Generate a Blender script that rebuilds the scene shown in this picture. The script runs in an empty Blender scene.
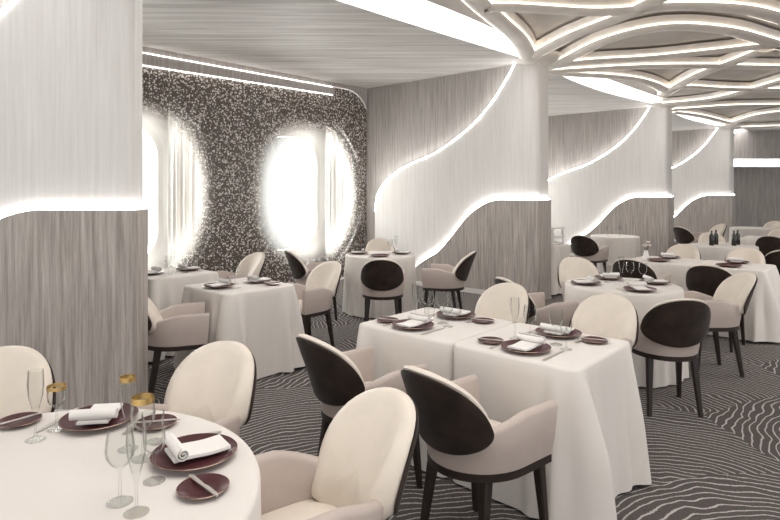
import bpy, bmesh, math, random
from mathutils import Vector, Matrix
random.seed(7)
PI = math.pi
scene = bpy.context.scene
C = scene.collection
sin, cos = math.sin, math.cos

# ------------------------------------------------------------------ camera
F, YH, H = 578.0, 191.0, 1.56
cam_d = bpy.data.cameras.new('camera'); cam = bpy.data.objects.new('camera', cam_d); C.objects.link(cam)
cam_d.sensor_width = 36; cam_d.lens = 36 * F / 780
cam_d.shift_y = -(260 - YH) / 780
cam_d.clip_start = 0.05
cam.location = (0, 0, H); cam.rotation_euler = (PI / 2, 0, 0)
scene.camera = cam
# ------------------------------------------------------------------ world, lights, exposure
w = bpy.data.worlds.new('world'); scene.world = w; w.use_nodes = True
bg = w.node_tree.nodes['Background']; bg.inputs[0].default_value = (1.0, 0.985, 0.96, 1); bg.inputs[1].default_value = 0.95
def area(name, loc, size, power, rot=(0, 0, 0), col=(1, .96, .91), sy=None):
    d = bpy.data.lights.new(name, 'AREA'); d.energy = power; d.color = col
    d.shape = 'RECTANGLE'; d.size = size; d.size_y = sy or size
    o = bpy.data.objects.new(name, d); C.objects.link(o); o.location = loc; o.rotation_euler = rot
    return o
area('ceiling_light_front', (0.6, 1.6, 3.42), 3.2, 62)
area('ceiling_light_right', (6.5, 4.2, 3.42), 3.0, 110)
scene.view_settings.view_transform = 'Standard'; scene.view_settings.look = 'None'
scene.view_settings.gamma = 1; scene.view_settings.use_curve_mapping = False
scene.view_settings.exposure = 0.45
DAY = []      # daylight lamps outside the hull at the portholes, added at unseen ones too
for t in (1.50, 4.48, -1.6, -4.4, -7.5, -10.4):
    q = Vector((-.326, 10.758, 1.52)) - Vector((.668, .744, 0)) * t + Vector((-.744, .668, 0)) * 1.0
    area('daylight', q, 1.3, 60, rot=(PI / 2, 0, math.atan2(.744, .668) + PI), col=(1, .985, .97), sy=1.95)
scene.cycles.use_denoising = True
scene.cycles.max_bounces = 8
scene.cycles.transparent_max_bounces = 24

# ------------------------------------------------------------------ room frame
U = Vector((.668, .744, 0)); V = Vector((-.744, .668, 0)); Z3 = Vector((0, 0, 1))
def at(px, py, z):
    Zd = F * (H - z) / (py - YH)
    return Vector(((px - 390) / F * Zd, Zd, z))

# ------------------------------------------------------------------ materials
def mat(name):
    m = bpy.data.materials.new(name); m.use_nodes = True
    nt = m.node_tree; return m, nt, nt.nodes, nt.links, nt.nodes['Principled BSDF']
def simple(name, col, rough=.6, metal=0, spec=.4, sheen=0, noise=0, nscale=40, bump=0, bscale=200):
    m, nt, N, L, p = mat(name)
    p.inputs['Base Color'].default_value = (*col, 1); p.inputs['Roughness'].default_value = rough
    p.inputs['Metallic'].default_value = metal; p.inputs['Specular IOR Level'].default_value = spec
    if sheen: p.inputs['Sheen Weight'].default_value = sheen
    tc = N.new('ShaderNodeTexCoord')
    if noise:
        n = N.new('ShaderNodeTexNoise'); n.inputs['Scale'].default_value = nscale; n.inputs['Detail'].default_value = 4
        L.new(tc.outputs['Object'], n.inputs['Vector'])
        r = N.new('ShaderNodeValToRGB'); r.color_ramp.elements[0].position = .3; r.color_ramp.elements[1].position = .7
        r.color_ramp.elements[0].color = (*[c * (1 - noise) for c in col], 1)
        r.color_ramp.elements[1].color = (*[min(1, c * (1 + noise)) for c in col], 1)
        L.new(n.outputs['Fac'], r.inputs[0]); L.new(r.outputs[0], p.inputs['Base Color'])
    if bump:
        n = N.new('ShaderNodeTexNoise'); n.inputs['Scale'].default_value = bscale
        L.new(tc.outputs['Object'], n.inputs['Vector'])
        b = N.new('ShaderNodeBump'); b.inputs['Strength'].default_value = bump; b.inputs['Distance'].default_value = .002
        L.new(n.outputs['Fac'], b.inputs['Height']); L.new(b.outputs[0], p.inputs['Normal'])
    return m
def emit(name, col, s):
    m, nt, N, L, p = mat(name)
    p.inputs['Base Color'].default_value = (*col, 1)
    p.inputs['Emission Color'].default_value = (*col, 1); p.inputs['Emission Strength'].default_value = s
    return m
def streak(name, dark, light, scale, rot=0, rough=.55, lo=.35, hi=.68):
    """vein-cut stone / wood: noise stretched along one axis"""
    m, nt, N, L, p = mat(name)
    tc = N.new('ShaderNodeTexCoord'); mp = N.new('ShaderNodeMapping'); mp.vector_type = 'POINT'
    mp.inputs['Scale'].default_value = scale; mp.inputs['Rotation'].default_value = (0, 0, rot)
    L.new(tc.outputs['Object'], mp.inputs[0])
    n = N.new('ShaderNodeTexNoise'); n.inputs['Scale'].default_value = 1; n.inputs['Detail'].default_value = 7
    n.inputs['Roughness'].default_value = .68; n.inputs['Distortion'].default_value = .25
    L.new(mp.outputs[0], n.inputs['Vector'])
    r = N.new('ShaderNodeValToRGB'); r.color_ramp.elements[0].position = lo; r.color_ramp.elements[1].position = hi
    r.color_ramp.elements[0].color = (*dark, 1); r.color_ramp.elements[1].color = (*light, 1)
    L.new(n.outputs['Fac'], r.inputs[0]); L.new(r.outputs[0], p.inputs['Base Color'])
    p.inputs['Roughness'].default_value = rough; p.inputs['Specular IOR Level'].default_value = .25
    return m
M = {}
M['stone_low'] = streak('vein_stone', (.235, .205, .185), (.62, .575, .54), (42, 42, 1.7), lo=.27, hi=.76)
M['stone_back'] = streak('vein_stone_back', (.27, .245, .23), (.58, .55, .525), (38, 38, 1.5), lo=.27, hi=.76)
M['stone_light'] = streak('vein_stone_pale', (.66, .64, .625), (.80, .785, .77), (34, 34, 1.2), lo=.25, hi=.75)
M['soffit'] = streak('vein_soffit', (.46, .44, .425), (.78, .76, .74), (.55, 13, 13), rot=-math.atan2(.744, .668) * .45)
M['ceiling'] = simple('ceiling_panel', (.60, .565, .535), .7, noise=.08, nscale=3)
M['rib'] = simple('rib_plaster', (.83, .785, .735), .5, noise=.06, nscale=6)
M['white'] = simple('white_paint', (.8, .79, .78), .5)
M['trim'] = simple('trim_white', (.74, .72, .70), .45)
M['led'] = emit('led_white', (1, .97, .92), 14)
M['led_wall'] = emit('led_wall', (1, .985, .96), 20)
M['led_rib'] = emit('led_rib', (1, .90, .76), 2.6)
M['led_soft'] = emit('led_soft', (1, .95, .88), 4)
M['recess_fill'] = emit('recess_fill', (1, .98, .94), 30)  # for the added strips that brighten the window recesses
M['cove'] = emit('cove_light', (1, .985, .97), 6)
M['cloth'] = simple('table_linen', (.745, .705, .67), .85, spec=.15, sheen=.15, bump=.12, bscale=700)
M['napkin'] = simple('napkin_linen', (.82, .80, .78), .85, spec=.15, bump=.15, bscale=600)
M['cream'] = simple('cream_leather', (.74, .67, .59), .5, spec=.35, noise=.03, nscale=14, bump=.08, bscale=500)
M['taupe'] = simple('taupe_leather', (.50, .425, .39), .48, spec=.4, noise=.03, nscale=14, bump=.08, bscale=500)
M['brown'] = simple('brown_velvet', (.028, .017, .013), .62, spec=.3, sheen=.10, noise=.5, nscale=9)
M['wood'] = simple('dark_wood', (.022, .014, .011), .38, spec=.5, noise=.3, nscale=30)
M['burgundy'] = simple('burgundy_glaze', (.07, .018, .022), .38, spec=.25)
M['rim'] = simple('plate_rim', (.30, .20, .15), .25, metal=.6)
M['steel'] = simple('cutlery_steel', (.60, .57, .53), .38, metal=.7)
M['gold'] = simple('gold_rim', (.62, .42, .16), .3, metal=1)
M['bottle'] = simple('dark_bottle', (.012, .012, .012), .15, spec=.6)
M['petal'] = simple('petal', (.75, .68, .66), .7); M['leaf'] = simple('leaf', (.06, .07, .04), .7)
M['curtain'] = simple('sheer_curtain', (.86, .85, .83), .9, spec=.1)
# clear glass: thin-walled look
m, nt, N, L, p = mat('clear_glass')
out = N['Material Output']; tr = N.new('ShaderNodeBsdfTransparent'); tr.inputs[0].default_value = (.965, .97, .965, 1)
gl = N.new('ShaderNodeBsdfGlossy'); gl.inputs['Roughness'].default_value = .12
lw = N.new('ShaderNodeLayerWeight'); lw.inputs[0].default_value = .14
mx = N.new('ShaderNodeMixShader'); mm = N.new('ShaderNodeMath'); mm.operation = 'MULTIPLY'; mm.inputs[1].default_value = .55; L.new(lw.outputs['Fresnel'], mm.inputs[0]); L.new(mm.outputs[0], mx.inputs[0]); L.new(tr.outputs[0], mx.inputs[1]); L.new(gl.outputs[0], mx.inputs[2])
L.new(mx.outputs[0], out.inputs[0]); M['glass'] = m

def carpet():
    m, nt, N, L, p = mat('patterned_carpet')
    tc = N.new('ShaderNodeTexCoord')
    def math_(op, a, b=None, c=None):
        n = N.new('ShaderNodeMath'); n.operation = op
        for i, x in enumerate((a, b, c)):
            if x is None: continue
            if isinstance(x, (int, float)): n.inputs[i].default_value = x
            else: L.new(x, n.inputs[i])
        return n.outputs[0]
    nz = N.new('ShaderNodeTexNoise'); nz.inputs['Scale'].default_value = 1.6; nz.inputs['Detail'].default_value = 1
    L.new(tc.outputs['Object'], nz.inputs['Vector'])
    mixv = N.new('ShaderNodeVectorMath'); mixv.operation = 'SCALE'; mixv.inputs['Scale'].default_value = .22
    L.new(nz.outputs['Color'], mixv.inputs[0])
    add0 = N.new('ShaderNodeVectorMath'); L.new(tc.outputs['Object'], add0.inputs[0]); L.new(mixv.outputs[0], add0.inputs[1])
    nw = N.new('ShaderNodeTexNoise'); nw.inputs['Scale'].default_value = 6; nw.inputs['Detail'].default_value = 1; L.new(tc.outputs['Object'], nw.inputs['Vector'])
    mw = N.new('ShaderNodeVectorMath'); mw.operation = 'SCALE'; mw.inputs['Scale'].default_value = .07; L.new(nw.outputs['Color'], mw.inputs[0])
    add = N.new('ShaderNodeVectorMath'); L.new(add0.outputs[0], add.inputs[0]); L.new(mw.outputs[0], add.inputs[1])
    vo = N.new('ShaderNodeTexVoronoi'); vo.voronoi_dimensions = '2D'; vo.inputs['Scale'].default_value = .85; vo.inputs['Randomness'].default_value = .85
    L.new(add.outputs[0], vo.inputs['Vector'])
    cc = N.new('ShaderNodeVectorMath'); cc.operation = 'SUBTRACT'; L.new(vo.outputs['Color'], cc.inputs[0]); cc.inputs[1].default_value = (.5, .95, 0)
    cs = N.new('ShaderNodeVectorMath'); cs.operation = 'MULTIPLY'; cs.inputs[1].default_value = (2.7, 1.15, 0); L.new(cc.outputs[0], cs.inputs[0])
    pc = N.new('ShaderNodeVectorMath'); L.new(vo.outputs['Position'], pc.inputs[0]); L.new(cs.outputs[0], pc.inputs[1])
    pd = N.new('ShaderNodeVectorMath'); pd.operation = 'SUBTRACT'; L.new(add.outputs[0], pd.inputs[0]); L.new(pc.outputs[0], pd.inputs[1])
    fl = N.new('ShaderNodeVectorMath'); fl.operation = 'MULTIPLY'; L.new(pd.outputs[0], fl.inputs[0]); fl.inputs[1].default_value = (1, 1, 0)
    ln_ = N.new('ShaderNodeVectorMath'); ln_.operation = 'LENGTH'; L.new(fl.outputs[0], ln_.inputs[0])
    d = math_('MULTIPLY', ln_.outputs['Value'], 22.0)
    tri = math_('PINGPONG', d, .5)                       # 0..0.5 triangle, one line per unit
    # yarn dots break the lines up
    n2 = N.new('ShaderNodeTexNoise'); n2.inputs['Scale'].default_value = 70; n2.inputs['Detail'].default_value = 2
    L.new(tc.outputs['Object'], n2.inputs['Vector'])
    thr = math_('MULTIPLY_ADD', n2.outputs['Fac'], .22, -.015)
    ln = N.new('ShaderNodeMapRange'); ln.interpolation_type = 'SMOOTHSTEP'
    L.new(math_('SUBTRACT', thr, tri), ln.inputs['Value'])
    ln.inputs['From Min'].default_value = -.03; ln.inputs['From Max'].default_value = .03
    n3 = N.new('ShaderNodeTexNoise'); n3.inputs['Scale'].default_value = 160; n3.inputs['Detail'].default_value = 2
    L.new(tc.outputs['Object'], n3.inputs['Vector'])
    base = N.new('ShaderNodeValToRGB'); base.color_ramp.elements[0].position = .3; base.color_ramp.elements[1].position = .72
    base.color_ramp.elements[0].color = (.055, .050, .048, 1); base.color_ramp.elements[1].color = (.15, .135, .13, 1)
    L.new(n3.outputs['Fac'], base.inputs[0])
    mc = N.new('ShaderNodeMixRGB'); L.new(ln.outputs[0], mc.inputs[0]); L.new(base.outputs[0], mc.inputs[1])
    mc.inputs[2].default_value = (.47, .44, .425, 1)
    L.new(mc.outputs[0], p.inputs['Base Color']); p.inputs['Roughness'].default_value = .95; p.inputs['Specular IOR Level'].default_value = .1
    return m
M['carpet'] = carpet()

WC = Vector((-.326, 10.758, 0))      # inner corner of window wall and second fin
WIN_T = (1.50, 4.48, -1.6, -4.4, -7.5, -10.4)                 # centres of the portholes, metres from that corner
def speckle():
    """printed glass: glitter pattern that thins to clear ovals in front of the portholes"""
    m, nt, N, L, p = mat('printed_glass')
    tc = N.new('ShaderNodeTexCoord')
    sp = N.new('ShaderNodeSeparateXYZ'); L.new(tc.outputs['Object'], sp.inputs[0])
    def math_(op, a, b=None, c=None):
        n = N.new('ShaderNodeMath'); n.operation = op
        for i, x in enumerate((a, b, c)):
            if x is None: continue
            if isinstance(x, (int, float)): n.inputs[i].default_value = x
            else: L.new(x, n.inputs[i])
        return n.outputs[0]
    fac = None
    for t in WIN_T:
        a = math_('POWER', math_('ABSOLUTE', math_('DIVIDE', math_('SUBTRACT', sp.outputs['X'], t), 1.02)), 2.4)
        b = math_('POWER', math_('ABSOLUTE', math_('DIVIDE', math_('SUBTRACT', sp.outputs['Z'], 1.52), 1.12)), 2.4)
        d = math_('POWER', math_('ADD', a, b), .4167)
        fac = d if fac is None else math_('MINIMUM', fac, d)
    mr = N.new('ShaderNodeMapRange'); mr.interpolation_type = 'SMOOTHSTEP'; L.new(fac, mr.inputs['Value'])
    mr.inputs['From Min'].default_value = .78; mr.inputs['From Max'].default_value = 1.24
    vo = N.new('ShaderNodeTexVoronoi'); vo.feature = 'F1'; vo.inputs['Scale'].default_value = 44; vo.inputs['Randomness'].default_value = 1
    L.new(tc.outputs['Object'], vo.inputs['Vector'])
    sepc = N.new('ShaderNodeSeparateColor'); L.new(vo.outputs['Color'], sepc.inputs[0])
    size = math_('MULTIPLY_ADD', math_('POWER', sepc.outputs[0], 1.3), .62, .06)
    dot = N.new('ShaderNodeMapRange'); L.new(math_('SUBTRACT', size, vo.outputs['Distance']), dot.inputs['Value'])
    dot.inputs['From Min'].default_value = -.05; dot.inputs['From Max'].default_value = .06
    mc = N.new('ShaderNodeMixRGB'); L.new(dot.outputs[0], mc.inputs[0])
    mc.inputs[1].default_value = (.105, .082, .068, 1); mc.inputs[2].default_value = (.80, .77, .73, 1)
    L.new(mc.outputs[0], p.inputs['Base Color']); p.inputs['Roughness'].default_value = .3
    tr = N.new('ShaderNodeBsdfTransparent'); tr.inputs[0].default_value = (.97, .97, .96, 1)
    mx = N.new('ShaderNodeMixShader'); L.new(mr.outputs[0], mx.inputs[0]); L.new(tr.outputs[0], mx.inputs[1]); L.new(p.outputs[0], mx.inputs[2])
    L.new(mx.outputs[0], N['Material Output'].inputs[0])
    return m
M['speckle'] = speckle()

# ------------------------------------------------------------------ mesh helpers
def mesh_from(name, bm, m, smooth=40):
    bmesh.ops.recalc_face_normals(bm, faces=bm.faces)
    me = bpy.data.meshes.new(name); bm.to_mesh(me); bm.free()
    for x in (m if isinstance(m, (list, tuple)) else [m]): me.materials.append(x)
    if smooth:
        for p_ in me.polygons: p_.use_smooth = True
        me.set_sharp_from_angle(angle=math.radians(smooth))
    return me
def obj(name, bm_or_me, m=None, parent=None, loc=None, smooth=40):
    me = bm_or_me if isinstance(bm_or_me, bpy.types.Mesh) else mesh_from(name, bm_or_me, m, smooth)
    o = bpy.data.objects.new(name, me); C.objects.link(o)
    if parent: o.parent = parent
    if loc is not None: o.location = loc
    return o
def struct(name, bm, m, parent=None, smooth=40):
    o = obj(name, bm, m, parent, smooth=smooth)
    if not parent: o['kind'] = 'structure'
    return o
LABELS = {}
def tag(o, label, cat, group=None):
    o['label'] = label; o['category'] = cat
    if group: o['group'] = group
    LABELS.setdefault(label, []).append(o.name)
    return o
def empty(name, loc=(0, 0, 0), rz=0):
    o = bpy.data.objects.new(name, None); C.objects.link(o); o.location = loc; o.rotation_euler = (0, 0, rz); o.empty_display_size = .1
    return o
def copy_tree(o, parent=None):
    c = o.copy(); C.objects.link(c)
    if parent: c.parent = parent
    for ch in list(o.children): copy_tree(ch, c)
    return c
def quads(bm, rows, closed=True):
    """rows of Vector rings -> skin"""
    vs = [[bm.verts.new(p_) for p_ in r] for r in rows]
    n = len(vs[0])
    for a, b in zip(vs, vs[1:]):
        for i in range(n if closed else n - 1):
            j = (i + 1) % n
            bm.faces.new((a[i], a[j], b[j], b[i]))
    return vs
def box(bm, x0, x1, y0, y1, z0, z1):
    v = [bm.verts.new((x, y, z)) for x in (x0, x1) for y in (y0, y1) for z in (z0, z1)]
    for f in ((0, 1, 3, 2), (4, 6, 7, 5), (0, 4, 5, 1), (2, 3, 7, 6), (0, 2, 6, 4), (1, 5, 7, 3)):
        bm.faces.new([v[i] for i in f])
def lathe(bm, prof, n=32, c=(0, 0, 0), close=True):
    rows = []
    for r, z in prof:
        rows.append([Vector((c[0] + r * cos(2 * PI * i / n), c[1] + r * sin(2 * PI * i / n), c[2] + z)) for i in range(n)])
    vs = quads(bm, rows)
    if close:
        if prof[0][0] > 1e-6: bm.faces.new(vs[0][::-1])
        if prof[-1][0] > 1e-6: bm.faces.new(vs[-1])
    return vs
def prism(bm, pts, fn0, fn1):
    """pts: 2-D outline; fn0/fn1 map a point to the two faces"""
    a = [bm.verts.new(fn0(*q)) for q in pts]; b = [bm.verts.new(fn1(*q)) for q in pts]
    n = len(pts)
    f1 = bm.faces.new(a); f2 = bm.faces.new(b[::-1])
    for i in range(n):
        j = (i + 1) % n; bm.faces.new((a[i], b[i], b[j], a[j]))
    f1.normal_update(); f2.normal_update()
    bmesh.ops.triangulate(bm, faces=[f1, f2], ngon_method='EAR_CLIP')
def catmull(pts, k=8):
    P = [Vector(q) for q in pts]; P = [2 * P[0] - P[1]] + P + [2 * P[-1] - P[-2]]
    o = []
    for i in range(1, len(P) - 2):
        for s in range(k):
            t = s / k
            o.append(.5 * ((2 * P[i]) + (P[i + 1] - P[i - 1]) * t + (2 * P[i - 1] - 5 * P[i] + 4 * P[i + 1] - P[i + 2]) * t * t + (3 * P[i] - P[i - 1] - 3 * P[i + 1] + P[i + 2]) * t ** 3))
    o.append(P[-2]); return o
def tube(bm, path, r, n=6):
    path = [Vector(q) for q in path]; rows = []
    for i, q in enumerate(path):
        d = (path[min(i + 1, len(path) - 1)] - path[max(i - 1, 0)]).normalized()
        s = d.cross(Z3)
        s = s.normalized() if s.length > 1e-4 else Vector((1, 0, 0))
        t = s.cross(d)
        rows.append([q + r * (cos(2 * PI * j / n) * s + sin(2 * PI * j / n) * t) for j in range(n)])
    vs = quads(bm, rows); bm.faces.new(vs[0][::-1]); bm.faces.new(vs[-1])
def sweep(bm, path, prof):
    """sweep closed 2-D profile (side, up) along a horizontal path"""
    path = [Vector(q) for q in path]; rows = []
    for i, q in enumerate(path):
        d = (path[min(i + 1, len(path) - 1)] - path[max(i - 1, 0)]); d.z = 0; d.normalize()
        s = Vector((d.y, -d.x, 0))
        rows.append([q + a * s + b * Z3 for a, b in prof])
    vs = quads(bm, rows); bm.faces.new(vs[0][::-1]); bm.faces.new(vs[-1])

# ------------------------------------------------------------------ structure: floor
CEIL_S, CEIL_M = 3.44, 3.56
bm = bmesh.new()
fa, fb = Vector((-.326, 10.758, 0)) + V * .55 - U * 12, Vector((-.326, 10.758, 0)) + V * .55 + U * 16
prism(bm, [(fa.x, fa.y), (fb.x, fb.y), (fb.x + 9, fb.y - 2), (17, -2.5), (fa.x, -2.5)], lambda x, y: Vector((x, y, 0)), lambda x, y: Vector((x, y, -.08)))
struct('floor', bm, M['carpet'], smooth=0)

# fins -------------------------------------------------------------
UP = [(.36, 3.44), (.49, 3.24), (.78, 2.87), (1.19, 2.52), (1.8, 2.19), (2.3, 2.03), (2.64, 1.9), (2.89, 1.75), (3.06, 1.58), (3.13, 1.45), (3.18, 1.2)]
LO = [(.52, 1.43), (.66, 1.425), (.85, 1.37), (1.14, 1.19), (1.5, .80), (1.76, .57), (2.0, .44), (2.18, .30), (2.3, .05)]
def fin(idx, P, d, n, sL=1.0, depth=3.56, sn=1.0):
    P, d, n = Vector(P), Vector(d), Vector(n) * sn
    def pt(wv): return lambda L_, z: P + d * L_ + n * wv + Z3 * z
    up = [(a * sL, b) for a, b in [(q.x, q.y) for q in catmull([(x, y, 0) for x, y in UP], 8)]]
    lo = [(a * sL, b) for a, b in [(q.x, q.y) for q in catmull([(x, y, 0) for x, y in LO], 8)]]
    bm = bmesh.new(); prism(bm, [(.1, 0), (depth * sL, 0), (depth * sL, CEIL_S + .1), (.1, CEIL_S + .1)], pt(.16), pt(.01))
    wall = struct('wall_partition' if idx == 1 else 'wall_partition.%03d' % idx, bm, M['stone_back'], smooth=0)
    # pale swooping panel with a rounded pillar end
    bm = bmesh.new(); prism(bm, [(.25, 0), (.25, CEIL_S)] + up + [(3.18 * sL, 0)], pt(.303), pt(.17))
    pan = struct('swoosh_panel', bm, M['stone_light'], wall, 30)
    bm = bmesh.new()
    plan = [(.30, .30)] + [(.07 - .07 * sin(a), .23 + .07 * cos(a)) for a in [i * PI / 16 for i in range(9)]] + [(0, .0), (.30, .0)]
    prism(bm, plan, lambda L_, ww: P + d * L_ + n * ww, lambda L_, ww: P + d * L_ + n * ww + Z3 * CEIL_S)
    struct('pillar', bm, M['stone_light'], wall, 40)
    # stone wainscot standing proud
    bm = bmesh.new(); prism(bm, [(.0, 0), (.0, 1.43)] + lo + [(2.3 * sL, 0)], pt(.365), pt(.315))
    struct('wainscot_panel', bm, M['stone_low'], wall, 30)
    bm = bmesh.new(); prism(bm, [(-.035, -.02), (-.035, .366), (-.001, .366), (-.001, -.02)],
                            lambda L_, ww: P + d * L_ + n * ww, lambda L_, ww: P + d * L_ + n * ww + Z3 * 1.43)
    struct('wainscot_return', bm, M['stone_low'], wall, 30)
    # light lines
    bm = bmesh.new(); tube(bm, [pt(.305)(a, b + .004) for a, b in up], .008)
    struct('light_strip', bm, M['led_wall'], wall)
    bm = bmesh.new(); tube(bm, [pt(.325)(a, b + .012) for a, b in [(-.02, 1.43), (.25, 1.43)] + lo], .008)
    struct('light_strip', bm, M['led_wall'], wall)
    bm = bmesh.new(); tube(bm, [P + d * (-.015) + n * q + Z3 * 1.445 for q in (.0, .1, .2, .32)], .008)
    struct('light_strip', bm, M['led_wall'], wall)
    bm = bmesh.new(); prism(bm, [(-.045, 0), (2.3 * sL, 0), (2.3 * sL, .07), (-.045, .07)], pt(.378), pt(.36))
    struct('baseboard', bm, M['trim'], wall, 0)
PP = [Vector((-1.765, 4.12, 0)), Vector((2.30, 8.40, 0)), Vector((6.22, 12.75, 0)), Vector((10.2, 17.15, 0))]
fin(1, PP[0], (-1, 0, 0), (0, -1, 0), 1.05, 5, .5)
for i in (1, 2, 3): fin(i + 1, PP[i], V, -U)

# window wall -------------------------------------------------------
def ww(t, z, off=0):      # t metres from the corner towards the camera, off outwards through the hull
    return WC - U * t + V * off + Z3 * z
def rrect(cx, cz, hw, hh, r, n=8):
    o = []
    for qx, qz, a0 in ((1, 1, 0), (-1, 1, PI / 2), (-1, -1, PI), (1, -1, 3 * PI / 2)):
        for i in range(n + 1):
            a = a0 + i * PI / 2 / n
            o.append((cx + qx * (hw - r) + r * cos(a), cz + qz * (hh - r) + r * sin(a)))
    return o
def plate_with_holes(bm, x0, x1, z0, z1, holes, off0, off1, fn):
    """wall slab with rounded holes, built column by column between the holes"""
    for off in (off0, off1):
        edges = []
        def ring(pts):
            vs = [bm.verts.new(fn(a, b, off)) for a, b in pts]
            return [bm.edges.new((vs[i], vs[(i + 1) % len(vs)])) for i in range(len(vs))]
        es = ring([(x0, z0), (x1, z0), (x1, z1), (x0, z1)])
        for h in holes: es += ring(h)
        bmesh.ops.triangle_fill(bm, use_beauty=True, use_dissolve=False, edges=es)
    for h in holes + [[(x0, z0), (x1, z0), (x1, z1), (x0, z1)]]:
        quads(bm, [[fn(a, b, off0) for a, b in h], [fn(a, b, off1) for a, b in h]])
    bmesh.ops.remove_doubles(bm, verts=bm.verts, dist=1e-5)
HULL = .62
holes = [rrect(t, 1.52, .66, 1.02, .5) for t in WIN_T]
bm = bmesh.new(); plate_with_holes(bm, -14, 11, 0, 3.6, holes, HULL, HULL + .12, ww)
struct('wall_window', bm, M['white'], smooth=0)
for k, t in enumerate(WIN_T):
    bm = bmesh.new()
    o_, i_ = rrect(t, 1.52, .70, 1.06, .52), rrect(t, 1.52, .62, .98, .47)
    quads(bm, [[ww(a, b, HULL - .07) for a, b in o_], [ww(a, b, HULL - .07) for a, b in i_], [ww(a, b, HULL + .1) for a, b in i_]])
    quads(bm, [[ww(a, b, HULL - .07) for a, b in o_], [ww(a, b, HULL) for a, b in o_]])
    fr = struct('window_%d' % (k + 1), bm, M['trim'], smooth=30)
    bm = bmesh.new(); prism(bm, i_, lambda a, b: ww(a, b, HULL + .05), lambda a, b: ww(a, b, HULL + .058))
    struct('pane', bm, M['glass'], fr)
    bm = bmesh.new()
    for sgn in (-1, 1):
        tube(bm, [ww(t + sgn * 1.33 * cos(a), 1.52 + 1.42 * sin(a), .10) for a in [-1.25 + i * 2.5 / 24 for i in range(25)]], .02)
    struct('light_strip', bm, M['recess_fill'], fr)  # added emitters hidden behind the printed glass to brighten the recess
    if k > 1: continue
    # sheer curtain drawn to the side
    bm = bmesh.new(); rows = []
    for z in (.12, 1.2, 2.4, 3.3):
        rows.append([ww(t - .68 - .42 * s / 40, z, .36 + .035 * sin(s * 1.15) + .012 * sin(s * .41 + z)) for s in range(41)])
    quads(bm, rows, closed=False)
    cu = obj('curtain', bm, M['curtain'])
    so = cu.modifiers.new('thickness', 'SOLIDIFY'); so.thickness = .004
    tag(cu, ['sheer white curtain at the side of the right porthole window', 'sheer white curtain at the side of the left porthole window beside the pillar'][k], 'curtain')
# printed glass screens: local x = t, local z = z
scr_m = Matrix((( -U.x, V.x, 0, WC.x), (-U.y, V.y, 0, WC.y), (0, 0, 1, 0), (0, 0, 0, 1)))
def screen(name, outline, label):
    bm = bmesh.new(); prism(bm, outline, lambda a, b: Vector((a, 0, b)), lambda a, b: Vector((a, .012, b)))
    o = obj(name, bm, M['speckle'], smooth=0); o.matrix_world = scr_m.copy(); o['kind'] = 'structure'
    return o
top = 3.36
rc = .55
corner = [(.12 + rc - rc * cos(a), top - rc + rc * sin(a)) for a in [i * PI / 20 for i in range(11)]]
screen('wall_glass_screen', [(2.19, .04), (.12, .04)] + corner + [(2.19, top)], '')
screen('wall_glass_screen.001', [(3.53, .04), (2.193, .04), (2.193, top), (3.53, top)], '')
for k_, (a_, b_) in enumerate(((-5.4, -.2), (-11.4, -6.1))):
    screen('wall_glass_screen.%03d' % (3 + k_), [(b_, .04), (a_, .04), (a_, top), (b_, top)], '')
screen('wall_glass_screen.002', [(6.6, .04), (3.533, .04), (3.533, top), (6.6, top)], '')
bm = bmesh.new()      # surround beside and above the screens
prism(bm, [(-.02, 0), (.10, 0), (.10, top - rc)] + [(a - .015, b + .015) for a, b in corner] + [(7, top + .015), (7, 3.5), (-.02, 3.5)],
      lambda a, b: ww(a, b, .04), lambda a, b: ww(a, b, -.02))
struct('trim_1', bm, M['stone_back'], smooth=0)
bm = bmesh.new(); prism(bm, [(1.0, 3.22), (7, 3.18), (7, 3.33), (1.0, 3.35)], lambda a, b: ww(a, b, -.012), lambda a, b: ww(a, b, -.05))
tr2 = struct('trim_2', bm, M['speckle'], smooth=0)
tr2.data.materials.clear(); tr2.data.materials.append(M['stone_back'])
for z0, z1 in ((3.35, 3.35), (3.21, 3.165)):
    bm = bmesh.new(); tube(bm, [ww(1.05, z0, -.055), ww(4, (z0 + z1) / 2, -.055), ww(7, z1, -.055)], .007)
    struct('light_strip', bm, M['led_soft'], tr2)

# ceilings -----------------------------------------------------------
def edge_curve(base, amp, amp1):
    """points along the pillar line, bowed towards the windows in each bay"""
    P = [PP[0] - U * 5.7] + PP + [PP[3] + U * 6]
    o = []
    for kk, (a, b) in enumerate(zip(P, P[1:])):
        am = amp1 if kk == 1 else amp
        for i in range(14):
            s = i / 14
            o.append(a.lerp(b, s) - U * .15 + V * (base + am * sin(PI * s)))
    o.append(P[-1].copy()); return o
so_e = edge_curve(.16, .26, .04); ma_e = edge_curve(.05, .05, -.26)
bm = bmesh.new()
outer = [WC + V * .7 - U * 14, WC + V * .7 + U * 24]
n = len(so_e)
quads(bm, [[Vector((q.x, q.y, CEIL_S)) for q in so_e], [Vector((q.x, q.y, CEIL_S)) + V * (6.0) for q in so_e]], closed=False)
sof = struct('ceiling_soffit', bm, M['soffit'], smooth=20)
bm = bmesh.new(); fl = [Vector((q.x, q.y, CEIL_S)) for q in so_e]
quads(bm, [fl, [q + Z3 * .42 for q in fl]], closed=False)
struct('fascia', bm, M['white'], sof, smooth=20)
bm = bmesh.new()
quads(bm, [[Vector((q.x, q.y, CEIL_M)) for q in ma_e], [Vector((q.x, q.y, CEIL_M)) - V * 12 for q in ma_e]], closed=False)
quads(bm, [[Vector((q.x, q.y, CEIL_M)) for q in ma_e], [Vector((q.x, q.y, CEIL_M + .08)) for q in ma_e]], closed=False)
ceil = struct('ceiling', bm, M['ceiling'], smooth=20)
bm = bmesh.new()
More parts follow.
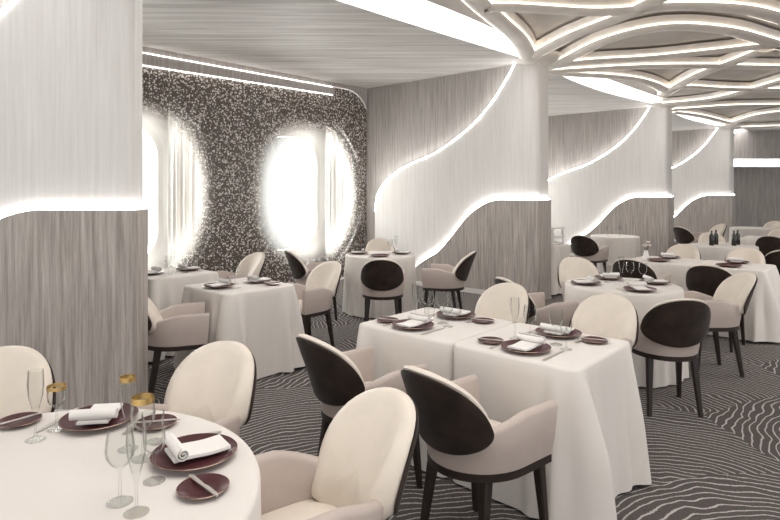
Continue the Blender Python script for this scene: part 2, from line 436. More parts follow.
quads(bm, [[Vector((q.x, q.y, CEIL_M + .28)) - V * .2 for q in ma_e], [Vector((q.x, q.y, CEIL_M + .28)) + V * .05 for q in so_e]], closed=False)
struct('cove_light', bm, M['cove'], ceil, smooth=0)

# branching ribs -----------------------------------------------------
RZ = 3.43
RIBS = [
    [(530, 60), (519, 40), (498, 21), (484, 9), (470, -4), (452, -16)],
    [(534, 56), (571, 37), (617, 19), (650, 4), (672, -8), (700, -24)],
    [(484, 8), (515, 8), (583, 12), (623, 11), (663, 7), (709, 7), (750, 11), (790, 22)],
    [(540, 66), (560, 63), (601, 43), (641, 31), (678, 27), (725, 31), (760, 40), (800, 52)],
    [(545, 68), (583, 62), (648, 58), (709, 52), (755, 47), (800, 45)],
    [(545, 72), (632, 67), (700, 66), (745, 67), (800, 68)],
    [(548, 73), (617, 77), (648, 83), (668, 92)],
    [(664, 95), (690, 80), (712, 70), (740, 60), (765, 50)],
    [(664, 104), (712, 99), (755, 89), (800, 76)],
    [(668, 90), (685, 87), (725, 89), (790, 90)],
    [(672, 110), (700, 108), (731, 106), (790, 105)],
    [(672, 112), (700, 116), (728, 123)],
    [(728, 125), (745, 119), (765, 114), (800, 110)],
    [(730, 128), (755, 127), (790, 126)],
    [(400, -40), (470, -14), (560, -10), (640, -16), (760, -10), (820, 2)],
    [(-40, -4), (40, -60), (140, -110)],
]
prof = [(-.15, .10), (-.11, .0), (-.05, -.03), (.05, -.03), (.11, .0), (.15, .10)]
for k, r in enumerate(RIBS[:15]):
    path = catmull([at(x, y, RZ) for x, y in r], 10)
    bm = bmesh.new(); sweep(bm, path, prof)
    rb = struct('trim_%d' % (k + 3), bm, M['rib'], smooth=50)
    for s in (-1, 1):
        pth = []
        for i, q in enumerate(path):
            d = path[min(i + 1, len(path) - 1)] - path[max(i - 1, 0)]; d.normalize()
            pth.append(q + Vector((d.y, -d.x, 0)) * .122 * s + Z3 * .012)
        bm = bmesh.new(); tube(bm, pth, .0065); struct('light_strip', bm, M['led_rib'], rb)
# flared capitals joining pillar tops to the ribs
for k, P in enumerate(PP):
    bm = bmesh.new()
    c = P + (V * .13 - U * .14 if k else Vector((-.15, -.15, 0)))
    lathe(bm, [(.10, 3.18), (.11, 3.28), (.17, 3.37), (.30, 3.43), (.42, 3.46), (.42, 3.5)], 24, c)
    struct('trim_%d' % (20 + k), bm, M['rib'])

# far wall ------------------------------------------------------------
bm = bmesh.new(); box(bm, 9.6, 18, 19.2, 19.4, 0, 3.7); struct('wall_far', bm, M['stone_back'], smooth=0)
bm = bmesh.new(); box(bm, 10.2, 18, 18.85, 19.19, 2.34, 2.62); tf = struct('trim_30', bm, M['trim'], smooth=0)
bm = bmesh.new(); box(bm, 10.2, 18, 18.835, 18.849, 2.37, 2.59); struct('light_strip', bm, emit('far_light', (1, .99, .97), 5), tf, smooth=0)

# ------------------------------------------------------------------ chair
def chair_proto():
    root = empty('dining_chair')
    A, B, Y0 = .225, .245, -.02
    path = []
    for i in range(7): path.append((A, .185 - i * (.205 / 6)))
    for i in range(1, 24):
        a = i * PI / 24; path.append((A * cos(a), Y0 - B * sin(a)))
    path += [(-x, y) for x, y in path[:7]][::-1]
    nP = len(path)
    def nrm(i):
        x0, y0 = path[max(i - 1, 0)]; x1, y1 = path[min(i + 1, nP - 1)]
        d = Vector((x1 - x0, y1 - y0, 0)).normalized(); return Vector((d.y, -d.x, 0)) * -1
    # upholstered tub with arms
    bm = bmesh.new(); rows = []
    for i, (x, y) in enumerate(path):
        back = max(0, -(y - Y0)) / B
        zt = .655 - .085 * back ** 1.2
        e = min(i, nP - 1 - i)
        n_ = nrm(i); base = Vector((x, y, 0)); h = .026
        q = []
        for off, z in ((h, .425), (h * 1.05, .50), (h, zt - .02), (h * .6, zt - .004), (0, zt), (-h * .6, zt - .004), (-h, zt - .02), (-h, .425)):
            s = .90 + .10 * min(1, (z - .425) / .16)
            p_ = (base + n_ * off); p_.x *= s
            p_.y = (p_.y - .0) * (.93 + .07 * min(1, (z - .425) / .16))
            if e == 0: p_.y += 0.0
            p_.z = z; q.append(p_)
        rows.append(q)
    vs = quads(bm, rows); bm.faces.new(vs[0][::-1]); bm.faces.new(vs[-1])
    obj('tub_arms', bm, M['taupe'], root, smooth=50)['label'] = 'taupe leather wraparound arms'
    # seat cushion
    bm = bmesh.new()
    def ring(k, z):
        o = []
        for i in range(40):
            a = 2 * PI * i / 40; ca, sa = cos(a), sin(a)
            x = .192 * k * math.copysign(abs(ca) ** .55, ca); y = -.012 + (.200 * k) * math.copysign(abs(sa) ** .6, sa)
            o.append(Vector((x, y - .005, z)))
        return o
    vs = quads(bm, [ring(.94, .41), ring(1, .43), ring(1, .455), ring(.97, .472), ring(.85, .484), ring(.5, .492), ring(.1, .495)])
    bm.faces.new(vs[0][::-1]); bm.faces.new(vs[-1])
    obj('seat', bm, M['cream'], root, smooth=60)
    # curved backrest
    RC = .25
    def bs(s, z, off):
        y0 = -.250 - (z - .45) * .36; f_ = s / RC; r = RC - off
        return Vector((r * sin(f_), y0 + RC - r * cos(f_), z))
    def outline(th, wd, zm, ht, hb, nt, nb):
        c_, s_ = cos(th), sin(th); nn = nt if s_ >= 0 else nb; h_ = ht if s_ >= 0 else hb
        return wd * math.copysign(abs(c_) ** (2 / nn), c_), zm, math.copysign(abs(s_) ** (2 / nn), s_) * h_
    def slab(spec, o_back, o_front, bulge, edge, thick=0, front=None):
        bm = bmesh.new(); NT = 56; rows = []
        def rr(rho, off):
            q = []; sp_ = front if (front and off > 0) else spec
            for i in range(NT):
                s_, zm, dz = outline(2 * PI * (i + .5) / NT, *sp_); z = zm + dz * rho
                ex = thick * (1 - max(0, min(1, (z - .58) / .24)) ** .8) if off > 0 else 0
                q.append(bs(s_ * rho, z, off + ex))
            return q
        for rho in (.02, .35, .65, .85, 1 - edge): rows.append(rr(rho, o_back))
        rows.append(rr(1, o_back + (o_front - o_back) * .25)); rows.append(rr(1, o_back + (o_front - o_back) * .7))
        for rho in (1 - edge, .85, .65, .35, .02): rows.append(rr(rho, o_front + bulge * (1 - rho ** 2)))
        vs = quads(bm, rows); bm.faces.new(vs[0][::-1]); bm.faces.new(vs[-1]); return bm
    obj('backrest', slab((.250, .625, .225, .115, 2.25, 2.4), -.018, .022, .02, .035, .058, (.250, .615, .235, .135, 2.15, 6.5)), M['cream'], root, smooth=60)
    obj('back_panel', slab((.247, .618, .220, .123, 2.05, 1.85), -.033, -.019, 0, .03), M['brown'], root, smooth=60)['label'] = 'dark brown outer back panel'
    # dark frame under the tub
    bm = bmesh.new(); rows = []
    for i, (x, y) in enumerate(path):
        n_ = nrm(i); q = []
        for off, z in ((.028, .392), (.028, .424), (-.02, .424), (-.02, .392)):
            p_ = Vector((x, y, 0)) + n_ * off; p_.x *= .90; p_.y *= .93; p_.z = z; q.append(p_)
        rows.append(q)
    vs = quads(bm, rows); bm.faces.new(vs[0][::-1]); bm.faces.new(vs[-1])
    box(bm, -.20, .20, .125, .165, .392, .424)
    obj('frame', bm, M['wood'], root, smooth=40)['label'] = 'dark wood frame rail'
    for sx, y0, y1, x0, x1 in ((1, .135, .170, .185, .205), (-1, .135, .170, .185, .205), (1, -.165, -.225, .150, .175), (-1, -.165, -.225, .150, .175)):
        bm = bmesh.new(); rows = []
        for k in range(5):
            t = k / 4; h = .023 * (1 - t) + .013 * t; cx, cy, z = sx * (x0 + (x1 - x0) * t), y0 + (y1 - y0) * t, .395 * (1 - t)
            rows.append([Vector((cx + h * a, cy + h * b, z)) for a, b in ((-1, -.7), (-.7, -1), (.7, -1), (1, -.7), (1, .7), (.7, 1), (-.7, 1), (-1, .7))])
        vs = quads(bm, rows); bm.faces.new(vs[0]); bm.faces.new(vs[-1])
        obj('leg', bm, M['wood'], root, smooth=30)
    return root
proto = chair_proto(); used = [False]
def chair(x, y, face, label, group=None):
    o = proto if not used[0] else copy_tree(proto)
    used[0] = True
    o.location = (x, y, 0); o.rotation_euler = (0, 0, math.atan2(face[1], face[0]) - PI / 2)
    tag(o, label, 'chair', group or 'tub dining chairs around the tables'); return o

# ------------------------------------------------------------------ tablecloths
TZ = .74
def cloth_mesh(path, corner_amt, seed, hem=.012, amp=.016, k1=9, seam=None):
    """path: list of (point, outward normal, corner weight, arc length)"""
    rnd = random.Random(seed); ph = [rnd.uniform(0, 6.28) for _ in range(5)]
    bm = bmesh.new(); rows = []
    c = sum((q[0] for q in path), Vector()) / len(path)
    for rho in (.02, .5, .9):
        rows.append([c + (q - c) * rho + Z3 * TZ for q, n_, w_, s_ in path])
    for ins, z in ((.018, TZ), (.005, TZ - .004), (0, TZ - .016)):
        rows.append([q - n_ * ins + Z3 * z for q, n_, w_, s_ in path])
    NZ = 12
    for j in range(1, NZ + 1):
        t = j / NZ; z = (TZ - .016) * (1 - t) + hem * t
        r = []
        for q, n_, w_, s_ in path:
            f1 = sin(k1 * s_ + ph[0]) * .6 + sin(k1 * 1.9 * s_ + ph[1]) * .4
            fold = amp * f1 * t ** .8
            cw = w_ * corner_amt * t ** .75
            cf = w_ * (sin(s_ * 44 + ph[2]) * .05 + sin(s_ * 25 + ph[3]) * .03) * min(1, t * 1.8) * (1 if corner_amt > .02 else .0)
            if seam is not None:
                k_ = 1 - max(0, min(1, n_.dot(seam) * 1.02)); fold *= k_; cw *= k_; cf *= k_; fl_ = .018 * k_
            else: fl_ = .018
            r.append(q + n_ * (fold + fl_ * t + cw + cf) + Z3 * (z + (.018 * w_ * t if corner_amt > .02 else 0)))
        rows.append(r)
    vs = quads(bm, rows); bm.faces.new(vs[0][::-1])
    return bm
def sq_path(c, side, ax, ay, corners=(1, 1, 1, 1), r=.05, flat=None):
    """rounded square around c with axes ax, ay; corners order ++ -+ -- +-"""
    h = side / 2; o = []; s = 0
    N_ = 40
    quad = ((1, 1), (-1, 1), (-1, -1), (1, -1))
    for k in range(4):
        qx, qy = quad[k]; a0 = k * PI / 2
        cc = (qx * (h - r), qy * (h - r))
        for i in range(13):
            a = a0 + i * PI / 2 / 12
            o.append((Vector((cc[0] + r * cos(a), cc[1] + r * sin(a), 0)), Vector((cos(a), sin(a), 0)), corners[k], k))
        nx = quad[(k + 1) % 4]
        a = a0 + PI / 2
        p0 = Vector((cc[0] + r * cos(a), cc[1] + r * sin(a), 0)); p1 = Vector((nx[0] * (h - r) + r * cos(a), nx[1] * (h - r) + r * sin(a), 0))
        for i in range(1, N_):
            t = i / N_; q = p0.lerp(p1, t)
            wa = max(0, 1 - t / .42) ** 1.5 * corners[k]; wb = max(0, 1 - (1 - t) / .42) ** 1.5 * corners[(k + 1) % 4]
            o.append((q, Vector((cos(a), sin(a), 0)), max(wa, wb), k))
    out = []
    pr = None
    for q, n_, w_, k in o:
        wq = c + ax * q.x + ay * q.y; wn = (ax * n_.x + ay * n_.y).normalized()
        if pr is not None: s += (wq - pr).length
        pr = wq; out.append((wq, wn, w_, s))
    return out
def rd_path(c, r, n=160):
    return [(c + Vector((r * cos(2 * PI * i / n), r * sin(2 * PI * i / n), 0)), Vector((cos(2 * PI * i / n), sin(2 * PI * i / n), 0)), 0, 2 * PI * i / n) for i in range(n)]
def square_cloth(c, side, label, seed, corners=(1, 1, 1, 1), amt=.085, ax=U, ay=V, seam=None):
    o = obj('tablecloth', cloth_mesh(sq_path(c, side, ax, ay, corners), amt, seed, amp=.006, seam=seam), M['cloth'], smooth=70)
    return tag(o, label, 'tablecloth', 'white linen tablecloths')
def round_cloth(c, r, label, seed, k=13, amp=.022):
    o = obj('tablecloth', cloth_mesh(rd_path(c, r), 0, seed, amp=amp, k1=k), M['cloth'], smooth=70)
    return tag(o, label, 'tablecloth', 'white linen tablecloths')
def uv(base, a, b): return base + U * a + V * b

# ------------------------------------------------------------------ tableware prototypes
def me(name, bm, m, smooth=45): return mesh_from(name, bm, m, smooth)
bm = bmesh.new(); lathe(bm, [(.001, .003), (.06, .003), (.075, .0), (.08, .004), (.126, .019), (.128, .021), (.126, .023), (.085, .010), (.07, .008), (.001, .008)], 40)
ME_PLATE = me('dinner_plate', bm, [M['burgundy'], M['rim']])
for p_ in ME_PLATE.polygons:
    if (p_.center.x ** 2 + p_.center.y ** 2) ** .5 > .1255: p_.material_index = 1
bm = bmesh.new(); lathe(bm, [(.001, .002), (.035, .002), (.042, .0), (.045, .003), (.069, .012), (.070, .0135), (.068, .015), (.047, .008), (.04, .006), (.001, .006)], 32)
ME_BREAD = me('bread_plate', bm, [M['burgundy'], M['rim']])
for p_ in ME_BREAD.polygons:
    if (p_.center.x ** 2 + p_.center.y ** 2) ** .5 > .064: p_.material_index = 1
# napkin: folded pad ending in a roll
bm = bmesh.new()
pad = []
NX = 14
prof_t = [(x, .0215 + .002 * sin(x * 40)) for x in [-.095 + .17 * i / NX for i in range(NX + 1)]]
rows = []
for y in (-.052, -.050, 0, .050, .052):
    e = 0 if abs(y) > .051 else .007
    rows.append([Vector((x, y, z)) for x, z in prof_t] + [Vector((x, y, z + e + .002)) for x, z in prof_t[::-1]])
vs = quads(bm, rows); bm.faces.new(vs[0][::-1]); bm.faces.new(vs[-1])
rows = []
sp = [(.0045 + .0165 * i / 44, i * 2 * PI / 20) for i in range(45)]
for y in (-.075, -.03, .03, .075):
    q = [Vector((.055 + r * cos(a), y, .050 + r * sin(a))) for r, a in sp]
    q += [Vector((.055 + (r - .003) * cos(a), y, .050 + (r - .003) * sin(a))) for r, a in sp[::-1]]
    rows.append(q)
vs = quads(bm, rows)
for a, b in ((vs[0], 1), (vs[-1], -1)):
    k = len(a)
    for i in range(k // 2 - 1): bm.faces.new((a[i], a[i + 1], a[k - 2 - i], a[k - 1 - i]))
ME_NAPKIN = me('rolled_napkin', bm, M['napkin'], 50)
def flat_shape(name, pts, th, m):
    bm = bmesh.new(); prism(bm, pts, lambda x, y: Vector((x, y, .0012)), lambda x, y: Vector((x, y, .0012 + th))); return me(name, bm, m, 30)
kn = [(-.007, -.11), (-.008, -.06), (-.0055, 0), (-.009, .02), (-.009, .085), (-.004, .108), (.003, .112), (.006, .09), (.006, .0), (.008, -.06), (.007, -.11)]
ME_KNIFE = flat_shape('table_knife', kn, .0025, M['steel'])
ME_BUTTER = flat_shape('butter_knife', [(x * .8, y * .72) for x, y in kn], .0025, M['steel'])
fk = [(-.006, -.10), (-.0035, 0), (-.004, .03), (-.011, .05), (-.012, .095), (-.0085, .095), (-.008, .06), (-.0055, .06), (-.0045, .098), (-.0015, .098), (-.001, .06), (.001, .06), (.0015, .098), (.0045, .098), (.0055, .06), (.008, .06), (.0085, .095), (.012, .095), (.011, .05), (.004, .03), (.0035, 0), (.006, -.10)]
ME_FORK = flat_shape('fork', fk, .0025, M['steel'])
def glass_me(name, prof_o, th=.0018, n=24):
    bm = bmesh.new(); inner = [(max(.0008, r - th), z) for r, z in prof_o[::-1] if r > .006 and z > prof_o[2][1] + .01]
    lathe(bm, prof_o + inner + [(.0008, inner[-1][1] - .002)], n); return me(name, bm, M['glass'], 50)
def stem(base_r, stem_h, bowl):
    return [(.0008, .001), (base_r, .001), (base_r, .003), (.012, .008), (.004, .02), (.0035, stem_h - .01), (.006, stem_h)] + [(r, stem_h + z) for r, z in bowl]
ME_WINE = glass_me('wine_glass', stem(.033, .09, [(.022, .012), (.034, .03), (.037, .05), (.034, .08), (.031, .10)]))
ME_SMALL = glass_me('small_glass', stem(.030, .075, [(.018, .01), (.028, .025), (.030, .045), (.030, .075)]))
ME_FLUTE = glass_me('champagne_flute', stem(.031, .085, [(.012, .02), (.022, .06), (.025, .10), (.023, .145)]))
ME_TUMB = glass_me('tumbler', [(.0008, .001), (.028, .001), (.030, .006), (.034, .06), (.036, .095)])
bm = bmesh.new(); lathe(bm, [(.0235, .218), (.0242, .218), (.0242, .232), (.0235, .232), (.0235, .218)], 24, close=False); ME_GRIM = me('gold_rim', bm, M['gold'])
bm = bmesh.new(); lathe(bm, [(.0318, .174), (.0335, .174), (.0324, .192), (.031, .192), (.0318, .174)], 24, close=False); ME_GRIM2 = me('gold_rim', bm, M['gold'])
bm = bmesh.new(); lathe(bm, [(.0298, .139), (.0306, .139), (.0306, .151), (.0298, .151), (.0298, .139)], 24, close=False); ME_DRIM = me('gold_rim', bm, M['gold'])
bm = bmesh.new(); lathe(bm, [(.001, 0), (.032, 0), (.034, .01), (.034, .13), (.027, .16), (.013, .18), (.011, .22), (.013, .225), (.001, .225)], 20); ME_BOTTLE = me('bottle_shape', bm, M['bottle'])  # bottle shape used for small dark items of unclear kind
def put(name, me_, x, y, z, rz, label, cat, group=None, parts=()):
    o = obj(name, me_, loc=(x, y, z)); o.rotation_euler = (0, 0, rz); tag(o, label, cat, group)
    for nm, pm in parts: obj(nm, pm, parent=o)['label'] = 'gold rim'
    return o
ZT = TZ + .001
def setting(pos, face, where, what='pbnkfw', napkin_rot=0, glass='w', skip=''):
    """pos: plate centre; face: direction the guest looks; where: words naming the seat"""
    f_ = Vector((face[0], face[1], 0)).normalized(); r_ = Vector((f_.y, -f_.x, 0)); a = math.atan2(f_.y, f_.x) - PI / 2
    P = lambda fw, rt: pos + f_ * fw + r_ * rt
    if 'p' in what: put('dinner_plate', ME_PLATE, pos.x, pos.y, ZT, a, 'round burgundy dinner plate ' + where, 'plate', 'burgundy dinner plates')
    if 'n' in what: put('rolled_napkin', ME_NAPKIN, pos.x, pos.y, ZT, a + PI / 2 + napkin_rot, 'white rolled napkin ' + where, 'napkin', 'rolled white napkins')
    if 'b' in what:
        q = P(.01, -.215); put('bread_plate', ME_BREAD, q.x, q.y, ZT, a, 'small burgundy bread plate ' + where, 'plate', 'small bread plates')
        put('butter_knife', ME_BUTTER, q.x, q.y, ZT + .0135, a + PI / 2 + .3, 'butter knife ' + where, 'knife', 'butter knives')
    if 'k' in what:
        q = P(0, .155); put('table_knife', ME_KNIFE, q.x, q.y, ZT, a, 'steel table knife ' + where, 'knife', 'table knives')
    if 'f' in what:
        q = P(0, -.15); put('fork', ME_FORK, q.x, q.y, ZT, a, 'steel fork ' + where, 'fork', 'table forks')
    if 'w' in what:
        q = P(.20, .07); put('wine_glass', ME_WINE, q.x, q.y, ZT, 0, 'clear stemmed wine glass ' + where, 'glass', 'wine glasses')
    if 'c' in what:
        q = P(.24, .14); put('champagne_flute', ME_FLUTE, q.x, q.y, ZT, 0, 'tall slim champagne flute ' + where, 'glass', 'champagne flutes')
    if 's' in what:
        q = P(.15, .15); put('small_glass', ME_SMALL, q.x, q.y, ZT, 0, 'short stemmed water glass ' + where, 'glass', 'water glasses')

# ------------------------------------------------------------------ table: front left round
R1 = Vector((-1.03, 1.525, 0)); R1r = .672
round_cloth(R1, R1r, 'white round tablecloth on the front left table, nearest the camera', 3, amp=.01)
chair(-.885, 2.36, (-.33, -.94), 'cream backed tub chair behind the front round table, left of the dark backed chairs')
chair(-.285, 1.82, (-.80, -.60), 'cream backed tub chair with open arms in the front centre, right of the round table')
chair(-1.63, 2.27, (.30, -.95), 'cream backed tub chair at the left edge, before the stone pillar')
d1 = Vector((.0, .525, 0)); setting(R1 + Vector((.43, .25, 0)), (-.89, -.46), 'before the front centre cream chair', 'pbnk', .15)
setting(R1 + d1, (-.1, -1), 'at the pillar side of the front round table', 'pbnkf', .25)
setting(R1 + Vector((-.46, .40, 0)), (.56, -.83), 'at the left edge of the front round table', 'b')
put('champagne_flute', ME_FLUTE, -1.165, 1.90, ZT, 0, 'tall clear champagne flute at the far left of the front round table', 'glass', 'champagne flutes')
put('small_glass', ME_SMALL, -1.145, 1.985, ZT, 0, 'short stemmed glass with a gold rim left of the far plate on the round table', 'glass', 'water glasses', [('gold_rim', ME_DRIM)])
put('champagne_flute', ME_FLUTE, -.83, 1.83, ZT, 0, 'tall champagne flute with a gold rim in the middle of the front round table', 'glass', 'champagne flutes', [('gold_rim', ME_GRIM)])
put('wine_glass', ME_WINE, -.755, 1.765, ZT, 0, 'gold rimmed wine glass beside the gold rimmed flute on the front round table', 'glass', 'wine glasses', [('gold_rim', ME_GRIM2)])
put('tumbler', ME_TUMB, -.775, 1.89, ZT, 0, 'clear glass tumbler behind the gold rimmed glasses on the front round table', 'glass')
put('champagne_flute', ME_FLUTE, -.645, 1.47, ZT, 0, 'clear champagne flute nearest the camera on the front round table', 'glass', 'champagne flutes')
put('wine_glass', ME_WINE, -.71, 1.52, ZT, 0, 'clear wine glass beside the nearest flute on the front round table', 'glass', 'wine glasses')
put('small_glass', ME_SMALL, -.665, 1.63, ZT, 0, 'short clear stemmed glass left of the burgundy plate with white napkin', 'glass', 'water glasses')

# ------------------------------------------------------------------ centre pair of tables
NR = Vector((.852, 2.630, 0)); S = .712
def pair(NRp, tag_near, tag_far, seed):
    square_cloth(uv(NRp, S / 2, S / 2), S, tag_near, seed, (0, 0, 1, 1), seam=V)
    square_cloth(uv(NRp, S / 2, S * 1.5 + .006), S, tag_far, seed + 1, (1, 1, .0, .0), seam=-V)
pair(NR, 'white tablecloth on the right half of the long centre table, with deep corner folds', 'white tablecloth on the left half of the long centre table', 11)
chair(.42, 2.56, (.77, .64), 'dark brown backed tub chair in the centre foreground, right half of the long table')
chair(-.105, 3.09, (.77, .64), 'dark brown backed tub chair at the near left half of the long centre table')
chair(*uv(NR, S + .36, .40).xy, -U, 'cream backed tub chair across the long centre table, right of the two there')
chair(*uv(NR, S + .32, 1.16).xy, -U, 'cream backed tub chair across the long centre table, left of the two there')
setting(uv(NR, .155, .345), U, 'on the long centre table, in its near right place', 'pbnkfws')
setting(uv(NR, .150, 1.095), U, 'on the long centre table, in its near left place', 'pbnkfws')
setting(uv(NR, S - .155, .36), -U, 'on the long centre table, in its far right place', 'pbnkfwc')
setting(uv(NR, S - .155, 1.07), -U, 'on the long centre table, in its far left place', 'pbnkfwc')
q = uv(NR, .42, 1.18); put('tumbler', ME_TUMB, q.x, q.y, ZT, 0, 'clear tumbler near the left end of the long centre table', 'glass')

# ------------------------------------------------------------------ left niche
N9 = Vector((-1.29, 4.56, 0))
square_cloth(uv(N9, .35, .35), .70, 'white tablecloth on the square table right of the front stone pillar', 21)
chair(-1.60, 4.44, (.93, .37), 'tub chair half hidden by the left pillar, its arm showing, at the square table')
chair(*uv(N9, .70 + .36, .33).xy, -U, 'cream backed tub chair at the right side of the square table near the pillar')
setting(uv(N9, .155, .36), U, 'on the square table right of the pillar, near side', 'pnk')
setting(uv(N9, .70 - .155, .34), -U, 'on the square table right of the pillar, far side', 'pbnw')
N10 = Vector((-2.19, 5.33, 0))
square_cloth(uv(N10, .35, .35), .70, 'white tablecloth on the table below the left porthole, behind the pillar', 31)
chair(*uv(N10,   .70 + .40, .42).xy, -U, 'cream backed chair in front of the speckled screen, between the two portholes')
setting(uv(N10, .155, .36), U, 'on the table below the left porthole, near side', 'pn')
setting(uv(N10, .70 - .155, .34), -U, 'on the table below the left porthole, far side', 'pn')
for k, (a, b, me_, nm, ds) in enumerate(((.26, .20, ME_WINE, 'wine_glass', 'clear wine glass'), (.34, .27, ME_FLUTE, 'champagne_flute', 'tall champagne flute'), (.43, .2, ME_SMALL, 'small_glass', 'short stemmed glass'))):
    q = uv(N10, a, b); put(nm, me_, q.x, q.y, ZT, 0, ds + ' on the table below the left porthole', 'glass', {'wine_glass': 'wine glasses', 'champagne_flute': 'champagne flutes', 'small_glass': 'water glasses'}[nm])
T11 = Vector((-.13, 7.5, 0))
round_cloth(T11, .45, 'white round tablecloth in the corner niche by the right porthole', 41)
chair(-.08, 6.45, (.02, 1), 'dark brown backed tub chair seen square from behind, at the corner niche table')
chair(.62, 6.95, (-.95, .3), 'tub chair in side view against the swooping wall, right of the corner table')
chair(-.88, 7.12, (.93, .35), 'dark edged tub chair below the right porthole, left of the corner table')
chair(-.15, 8.28, (0, -1), 'cream backed tub chair at the far side of the corner niche table')
for k, (dx, dy, fc, wd) in enumerate(((0, -.28, (0, 1), 'near side'), (-.28, .03, (1, 0), 'left side'), (.28, .03, (-1, 0), 'right side'))):
    setting(T11 + Vector((dx, dy, 0)), fc, 'on the corner niche table, ' + wd, 'p' if k == 0 else 'pn')
put('wine_glass', ME_WINE, .0, 7.55, ZT, 0, 'clear wine glass standing on the corner niche table', 'glass', 'wine glasses')
put('champagne_flute', ME_FLUTE, .08, 7.68, ZT, 0, 'tall champagne flute standing on the corner niche table', 'glass', 'champagne flutes')

# ------------------------------------------------------------------ right of centre: round table
T5 = Vector((2.03, 5.05, 0))
round_cloth(T5, .48, 'white round tablecloth just behind the long centre table on its right', 51)
chair(1.28, 4.90, (.93, .36), 'tub chair mostly hidden behind the cream chair at the long table left half')
chair(1.98, 4.22, (.04, 1), 'dark backed tub chair right of the long centre table, legs in full view')
chair(2.73, 5.02, (-1, .02), 'cream backed tub chair in side view behind the free standing dark backed chair')
chair(2.00, 5.84, (.05, -1), 'cream backed tub chair at the far side of the round table, below the second niche')
for (dx, dy, fc, wd, wh) in ((.02, -.31, (0, 1), 'near side', 'pnf'), (-.31, .03, (1, 0), 'left side', 'pn'), (.31, .06, (-1, 0), 'right side', 'pnk'), (0, .32, (0, -1), 'far side', 'pn')):
    setting(T5 + Vector((dx, dy, 0)), fc, 'on the round table right of centre, ' + wd, wh)
for dx, dy, me_, nm, ds, g in ((.10, .08, ME_WINE, 'wine_glass', 'clear wine glass', 'wine glasses'), (.17, -.02, ME_WINE, 'wine_glass', 'second clear wine glass', 'wine glasses'), (.06, .17, ME_FLUTE, 'champagne_flute', 'tall champagne flute', 'champagne flutes'), (-.08, .14, ME_SMALL, 'small_glass', 'short stemmed glass', 'water glasses')):
    put(nm, me_, T5.x + dx, T5.y + dy, ZT, 0, ds + ' in the middle of the round table right of centre', 'glass', g)

# ------------------------------------------------------------------ long table at right
R6 = Vector((3.83, 5.90, 0))
pair(R6, 'white tablecloth on the right half of the long right hand table, hanging in deep folds', 'white tablecloth on the left half of the long right hand table', 61)
chair(*uv(R6, -.36, .36).xy, U, 'dark backed chair at the right hand table, partly behind the cream side view chair')
chair(*uv(R6, -.36, 1.10).xy, U, 'dark brown backed chair at the left half of the long right hand table')
chair(*uv(R6, S + .36, .42).xy, -U, 'cream backed chair across the long right hand table, at its right half')
chair(*uv(R6, S + .36, 1.14).xy, -U, 'cream backed chair across the long right hand table, at its left half')
for a, b, fc, wd in ((.155, .36, U, 'near right'), (.155, 1.08, U, 'near left'), (S - .155, .36, -U, 'far right'), (S - .155, 1.08, -U, 'far left')):
    setting(uv(R6, a, b), fc, 'on the long right hand table, in its %s place' % wd, 'pn' if a > .3 else 'p')
# flower vase
q = uv(R6, .40, 1.30); vz = empty('flower_vase', (q.x, q.y, TZ))
tag(vz, 'small vase with pale flowers at the left end of the long right hand table', 'vase')
bm = bmesh.new(); lathe(bm, [(.001, 0), (.03, 0), (.034, .01), (.028, .06), (.02, .085), (.024, .095), (.018, .095), (.001, .08)], 20); obj('vase', bm, M['white'], vz)
bm = bmesh.new(); rnd = random.Random(4)
for k in range(7):
    c = Vector((rnd.uniform(-.045, .045), rnd.uniform(-.045, .045), .13 + rnd.uniform(0, .07)))
    for j in range(5):
        a = j * 2 * PI / 5 + k; s = .026
        e1 = c + Vector((cos(a) * s, sin(a) * s, .012)); e2 = c + Vector((cos(a + .7) * s * .9, sin(a + .7) * s * .9, .02)); e0 = c + Vector((cos(a - .7) * s * .6, sin(a - .7) * s * .6, .0))
        vsx = [bm.verts.new(x) for x in (c, e0, e1, e2)]; bm.faces.new(vsx)
obj('flowers', bm, M['petal'], vz, smooth=0)
bm = bmesh.new()
for k in range(6):
    a = k; tube(bm, [(0, 0, .06), (.02 * cos(a), .02 * sin(a), .11), (.035 * cos(a), .035 * sin(a), .15)], .002, 5)
obj('stems', bm, M['leaf'], vz)

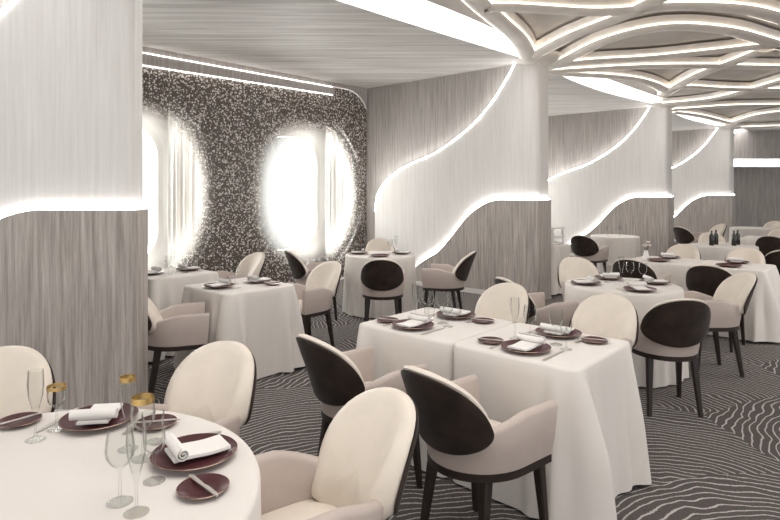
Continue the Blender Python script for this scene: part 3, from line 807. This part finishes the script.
# ------------------------------------------------------------------ second niche
T8 = Vector((4.12, 10.6, 0))
round_cloth(T8, .42, 'white round tablecloth in the second niche, below the glowing swoosh', 71)
chair(3.33, 9.62, (.66, .75), 'dark brown backed chair in the second niche, between serving table and round table')
put('wine_glass', ME_WINE, 3.93, 10.45, ZT, 0, 'left one of the two glasses on the second niche table', 'glass', 'wine glasses')
put('wine_glass', ME_WINE, 4.17, 10.5, ZT, 0, 'right one of the two glasses on the second niche table', 'glass', 'wine glasses')
S8 = Vector((2.45, 8.95, 0))
square_cloth(S8, .5, 'white cloth on the small serving table tucked behind the second pillar', 81, amt=.03)
ts = empty('tray_stand', (S8.x + .02, S8.y - .02, TZ)); ts.rotation_euler = (0, 0, math.atan2(.744, .668))
tag(ts, 'white tiered tray stand on the serving table behind the second pillar', 'tray stand')
for z in (.01, .10, .24):
    bm = bmesh.new(); box(bm, -.19, .19, -.15, .15, z, z + .02); obj('tray', bm, M['white'], ts, smooth=0)
for sx in (-.17, .17):
    for sy in (-.13, .13):
        bm = bmesh.new(); box(bm, sx - .01, sx + .01, sy - .01, sy + .01, 0, .25); obj('post', bm, M['white'], ts, smooth=0)

# ------------------------------------------------------------------ far right
T13 = Vector((5.04, 8.75, 0))
round_cloth(T13, .46, 'white round tablecloth behind the long right hand table, with dark items on it', 91)
for k, (dx, dy) in enumerate(((-.20, -.05), (-.05, .1), (.12, -.08), (.26, .06))):
    put('bottle_shape', ME_BOTTLE, T13.x + dx, T13.y + dy, ZT, 0, 'dark bottle shaped item on the far table, %s of the row of four' % ('leftmost', 'second from left', 'second from right', 'rightmost')[k], 'bottle', 'dark items on the far table')
chair(5.40, 9.62, (-.35, -.93), 'cream backed chair behind the far table with the dark items')
chair(4.95, 7.35, (.4, .9), 'dark backed chair cut by the right edge of the photo, beside the long table')
T7 = Vector((7.2, 9.2, 0))
pair(T7, 'white tablecloth on the right half of the farthest long table at the right', 'white tablecloth on the left half of the farthest long table at the right', 101)
chair(*uv(T7, -.36, .86).xy, U, 'dark brown backed chair at the near side of the farthest long table')
chair(*uv(T7, S + .36, 1.0).xy, -U, 'cream backed chair at the far side of the farthest long table')
T14 = Vector((6.75, 12.35, 0))
chair(6.15, 11.75, (.9, .35), 'dark brown backed chair in the far distance, beside the third pillar')
chair(6.9, 12.6, (-1, -.1), 'cream and dark chair in side view at the foot of the third pillar')
chair(8.8, 13.55, (-.9, -.4), 'dark edged cream chair far away below the light band, left of two')
chair(9.3, 13.9, (-.9, -.4), 'dark edged cream chair far away below the light band, right of two')
round_cloth(Vector((8.1, 12.9, 0)), .45, 'white round tablecloth farthest away below the light band on the end wall', 111)
bpy.context.view_layer.update()
for k, v_ in LABELS.items():
    if len(v_) > 1: print('DUP LABEL', k, v_)
    if not 4 <= len(k.split()) <= 16: print('LEN', len(k.split()), k)
